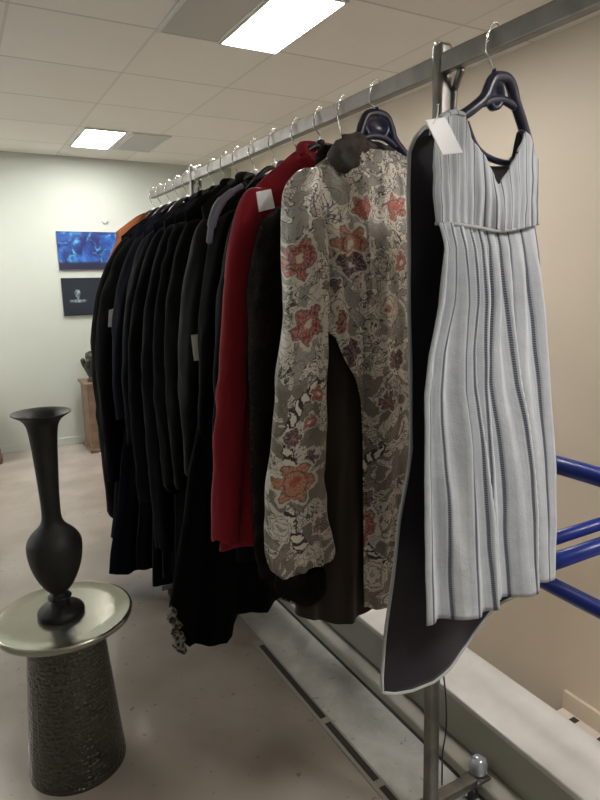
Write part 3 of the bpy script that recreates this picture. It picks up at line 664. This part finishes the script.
def stripe_mat():
    m = mat('striped_linen', (.5, .53, .56), .8, 0, .25); t = NT(m); u, v, _ = t.xyz(t.coord('UV')); o = t.coord('Object')
    f = t.ma('FRACT', u)
    def ln(c, w): return t.step(t.ma('ABSOLUTE', t.ma('SUBTRACT', f, c)), w, w*.45)
    base = t.mix(t.noise(o, 30, 4)[0], (.46, .49, .53), (.60, .63, .67))
    base = t.mix(t.ma('MULTIPLY', t.ma('MAXIMUM', ln(.23, .05), ln(.80, .06)), .22), base, (.33, .36, .40))
    dash = t.step(t.ma('SINE', t.ma('MULTIPLY', v, 2*pi/.0052)), -.9, -.1)
    d = t.ma('MULTIPLY', ln(.5, .062), t.ma('MULTIPLY_ADD', dash, .45, .5))
    base = t.mix(t.ma('MULTIPLY', ln(.5, .12), .25), base, (.25, .28, .33))
    t.col(t.mix(d, base, (.035, .045, .07)))
    t.bump(t.ma('ADD', t.ma('MULTIPLY', ln(.5, .1), -.8), t.ma('ADD', t.ma('MULTIPLY', t.noise(o, 420, 2)[0], .6), t.ma('MULTIPLY', t.noise(o, 32, 3)[0], 2.2))), .4, .003)
    return m
M['stripe'] = stripe_mat(); M['linen'] = cloth('pale_linen_edge', (.50, .52, .52), .8)
M['lining'] = cloth('aubergine_lining', (.020, .017, .026), .6, var=.2, sheen=.1)
DY = .968
dr = thing('striped_dress', 'grey pleated striped dress with dark lining and white tag at the near end', 'dress', (XK, DY, .63))
def px_line(pts, Y):
    q = [at(a, b, 1, Y) for a, b in pts]; return [(p.x, p.z) for p in q]
FY = .945
top = px_line([(435, 150), (436, 135), (440, 121), (447, 112), (458, 108), (467, 112), (472, 137), (484, 155), (497, 185), (506, 170), (515, 153), (525, 131), (531, 138), (541, 161), (543, 175)], FY)
seam = px_line([(440, 223), (455, 224), (475, 227), (499, 231), (520, 228), (545, 223)], FY)
x0, x1 = top[0][0], top[-1][0]
nu, nv = 120, 40
V, UV, Fs = [], [], []
def bod_y(x, s, fr): return FY + .0028*cos(s*2*pi*15)*(.4+.6*fr) + .006*(abs(s-.5)*2)**6 + .006*sin(s*7)
for j in range(nv+1):
    fr = j/nv
    for i in range(nu+1):
        s = i/nu; x = x0+(x1-x0)*s
        xt = x + (.004*fr if s > .5 else 0)
        zt = lerp_tab(top, x); zs = lerp_tab(seam, x)
        z = zt+(zs-zt)*fr
        xx = x+fr*fr*(.013*(1-s)+.014*s)+.004*(1-s)
        V.append((xx, bod_y(x, s, fr)-.012*sin(pi*fr)*(1-abs(s-.5)*2)*.8+.004*nz(x*30, z*22), z)); UV.append((s*13+.15+.25*nz(x*14, z*5), z))
for j in range(nv):
    for i in range(nu): Fs.append((j*(nu+1)+i, (j+1)*(nu+1)+i, (j+1)*(nu+1)+i+1, j*(nu+1)+i+1))
o = link('bodice', mesh_from(V, Fs, True, uvs=UV), M['stripe'], dr); solid(o, .0045, -1)
# wide straps fold over the shoulders to the back
def strap(pxa, pxb, m2):
    a = at(*pxa, 1, FY); b_ = at(*pxb, 1, FY); V, Fs, UV = [], [], []; K = 12; W = 8
    for k in range(K+1):
        th = pi*k/K
        for w_ in range(W+1):
            q = a.lerp(b_, w_/W); hump = .010*sin(pi*w_/W)
            V.append((q.x, FY+.003+.013-.013*cos(th), q.z-.005+hump+.009*sin(th)-((.16 if m2 else .03)*(k/K-.5) if k > K/2 else 0))); UV.append((w_*.45, k*.01))
    for k in range(K):
        for w_ in range(W): Fs.append((k*(W+1)+w_, k*(W+1)+w_+1, (k+1)*(W+1)+w_+1, (k+1)*(W+1)+w_))
    o = link('strap', mesh_from(V, Fs, True, uvs=UV), M['lining'] if m2 else M['stripe'], dr); solid(o, .003)
strap((440, 121), (467, 113), 0); strap((523, 134), (530, 138), 1)
# pleated skirt
nu, nv = 260, 70
left = px_line([(443, 222), (448, 246), (441, 304), (429, 356), (424, 395), (424, 480), (426, 560), (428, 624)], .93)
right = px_line([(543, 222), (549, 268), (550, 317), (548, 400), (548, 500), (548, 580)], .96)
HL, HR = left[-1][1]-.006, right[-1][1]+.030
lt = [(-z, x) for x, z in left]; rt = [(-z, x) for x, z in right]
HZ = .755
def saw(q):   # panels: rises toward the viewer then steps back
    edges = (0, .385, .69, 1.0001); 
    for a, b_ in zip(edges, edges[1:]):
        if q < b_:
            w_ = (q-a)/(b_-a); return w_/.93 if w_ < .93 else 1-(w_-.93)/.07
    return 0
V, UV, Fs = [], [], []
for j in range(nv+1):
    v = j/nv
    for i in range(nu+1):
        s = i/nu; x_seam = lerp_tab(seam, x0+(x1-x0)*s)
        z = x_seam+(HL+(HR-HL)*s-x_seam)*v + .003*sin(s*19)*v
        xl = lerp_tab(lt, -z); xr = lerp_tab(rt, -z)
        q = min(1, max(0, s+.13*(1-v)*(sin(pi*s))))       # fold lines slide right going down
        A = .046*sm(v*1.3)
        gath = .0105*(1-v*.7)*(.3+.7*sm(v*6))*sin(q*2*pi*9+.6*sin(v*4)) + .010*sm(v*2)*sin(q*2*pi*4.6+1+v)
        f = saw(q)*A + gath
        puff = .014*sin(min(1, v*1.2)*pi*.5)*(1-(abs(s-.5)*2)**4)
        x = xl+(xr-xl)*s + .6*f*(s*(1-s)*4)**.5
        back = .05*sm((s-.955)/.045)**1.0
        y = .942+.026*s-f-puff+back+.003*nz(s*12, v*9, 2)
        V.append((x, y, z)); UV.append((q*9.6+.2+.10*nz(s*5, v*3), z))
for j in range(nv):
    for i in range(nu): Fs.append((j*(nu+1)+i, (j+1)*(nu+1)+i, (j+1)*(nu+1)+i+1, j*(nu+1)+i+1))
o = link('skirt', mesh_from(V, Fs, True, uvs=UV), M['stripe'], dr); solid(o, .003)
sp2 = [(x, .944+.03*(abs((x-x0)/(x1-x0)-.5)*2)**6, z) for x, z in seam]
tube('waist_seam', smooth_pts(sp2, 10), .0035, M['linen'], dr, 8)
# long back panel, lining side towards the viewer
BKY = 1.03
lp = px_line([(424, 128), (415, 138), (409, 155), (408, 200), (409.5, 300), (411.5, 400), (412, 450), (408, 480), (401, 520), (394, 580), (388, 630), (384, 680), (384, 694)], BKY)
ltab = sorted((-z, x) for x, z in lp)
tp = px_line([(409, 152), (415, 138), (424, 128), (436, 125), (462, 128), (475, 155), (490, 166), (505, 166), (515, 152), (523, 142), (533, 165)], BKY)
hp = px_line([(384, 694), (395, 694), (412, 690), (432, 681), (450, 669), (474, 648), (490, 627), (502, 610), (512, 602), (522, 594), (534, 582), (544, 560)], BKY)
def sheet(Y, nu=90, nv=80, dy=0):
    V, UV, Fs = [], [], []
    xr_ = hp[-1][0]
    for j in range(nv+1):
        v = j/nv
        for i in range(nu+1):
            s = i/nu
            xt = tp[0][0]+(tp[-1][0]-tp[0][0])*s; xh = hp[0][0]+(hp[-1][0]-hp[0][0])*s
            zt = lerp_tab(tp, xt); zh = lerp_tab(hp, xh); z = zt+(zh-zt)*v
            xl = lerp_tab(ltab, -z) if s < .5 or True else 0
            # left border follows its own drape, right border hangs straight
            xs_r = tp[-1][0]+(hp[-1][0]-tp[-1][0])*v
            xl2 = lerp_tab(ltab, -(lp[1][1]+(lp[-1][1]-lp[1][1])*v)) if v > 0 else tp[0][0]
            zl = lp[2][1]+(lp[-1][1]-lp[2][1])*v; xl2 = lerp_tab(ltab, -zl)
            x = xl2+(xs_r-xl2)*s
            if v < .04: x = xt*(1-v/.04)+x*(v/.04)
            y = Y+dy+.016*sin(s*9+v*2.2)*sm(v*2)+.004*nz(s*5, v*6)-.035*sm((.25-s)/.25)*sm(v*1.6)*.5+.012*v
            V.append((x, y, z)); UV.append((s*15, z))
    for j in range(nv):
        for i in range(nu): Fs.append((j*(nu+1)+i, (j+1)*(nu+1)+i, (j+1)*(nu+1)+i+1, j*(nu+1)+i+1))
    border = [Vector(V[j*(nu+1)]) for j in range(nv+1)]+[Vector(V[nv*(nu+1)+i]) for i in range(1, nu+1)]
    topb = [Vector(V[i]) for i in range(nu+1)]
    return mesh_from(V, Fs, True, uvs=UV), border, topb
me, bd, tb_ = sheet(BKY); o = link('lining', me, M['lining'], dr); o['label'] = 'dark aubergine lining'; solid(o, .002)
me, _, _ = sheet(BKY, dy=.004); o = link('back_panel', me, M['stripe'], dr); solid(o, .002)
ed = list(reversed(tb_[:22]))+bd[1:]
tube('edge_binding', [p+Vector((0, -.001, 0)) for p in ed], .0042, M['linen'], dr, 8)
c0 = at(441, 640, 1, 1.05)
tube('cord', smooth_pts([(c0.x, 1.045, c0.z), *[tuple(at(a, b, 1, 1.06)) for a, b in ((443, 668), (446, 700), (446, 730), (442.5, 755), (442, 785))]], 6), .0022, M['black_plastic'], dr, 8)
TYY = .915
card(dr, [at(425, 120, 1, TYY), at(445, 117, 1, TYY-.004), at(463, 153, 1, TYY-.012), at(442, 155, 1, TYY-.008)],
     pin=[at(433, 124, 1, TYY-.003), at(437, 117, 1, TYY-.003), at(438, 110, 1, TYY+.004), at(438, 104, 1, TYY+.004)])
crest_hanger(DY+.005, 'navy plastic hanger carrying the grey striped dress', .155, 1.945, .115, True,
  AP=[tuple(at(a, b, 1, yy)) for a, b, yy in ((445, 131, .985), (458, 119, .98), (472, 109, .975), (484, 98, .972), (489, 87, .972), (493, 79, .972), (499, 77, .972), (507, 79, .972), (512, 88, .972), (515, 102, .972), (521, 120, .974), (527, 141, .978), (531, 160, .982))])
card(far3, [at(109, 310, 1, 3.04), at(116, 308, 1, 3.04), at(116, 327, 1, 3.04), at(108, 327, 1, 3.04)])
# ------------------------------------------------------------------ hangers on the rail
lab = ['hanger holding the orange garment at the far end', 'hanger of the dark olive black coat', 'hanger of the black coat with green collar', 'hanger of the dark navy gown', 'hanger of the midnight blue coat', 'hanger of the coat just before the far post', 'hanger nearest the far rack post on its near side', 'hanger of the narrow sleeved black coat', 'hanger of the black velvet coat', 'hanger of the black leather jacket', 'hanger of the long black gown', 'hanger of the navy jacket', 'hanger of the crimson coat', 'hanger of the dark brown fur coat']
for y, l in zip((3.40, 3.27, 3.12, 2.98, 2.85, 2.68, 2.52, 2.38, 2.26, 2.11, 1.95, 1.79, 1.65, 1.52), lab):
    zn = {1.65: 1.945, 1.52: 1.895}.get(y, 1.93)
    plain_hanger(y, l, .17, 'white_plastic' if y > 1.7 else 'black_plastic', zb=zn)

# ------------------------------------------------------------------ world, colour
w = bpy.data.worlds.new('world'); SC.world = w; w.use_nodes = True
w.node_tree.nodes['Background'].inputs[0].default_value = (.6, .6, .6, 1); w.node_tree.nodes['Background'].inputs[1].default_value = .0
vs = SC.view_settings; vs.view_transform = 'Standard'; vs.look = 'None'; vs.gamma = 1; vs.use_curve_mapping = False; vs.exposure = 0.18
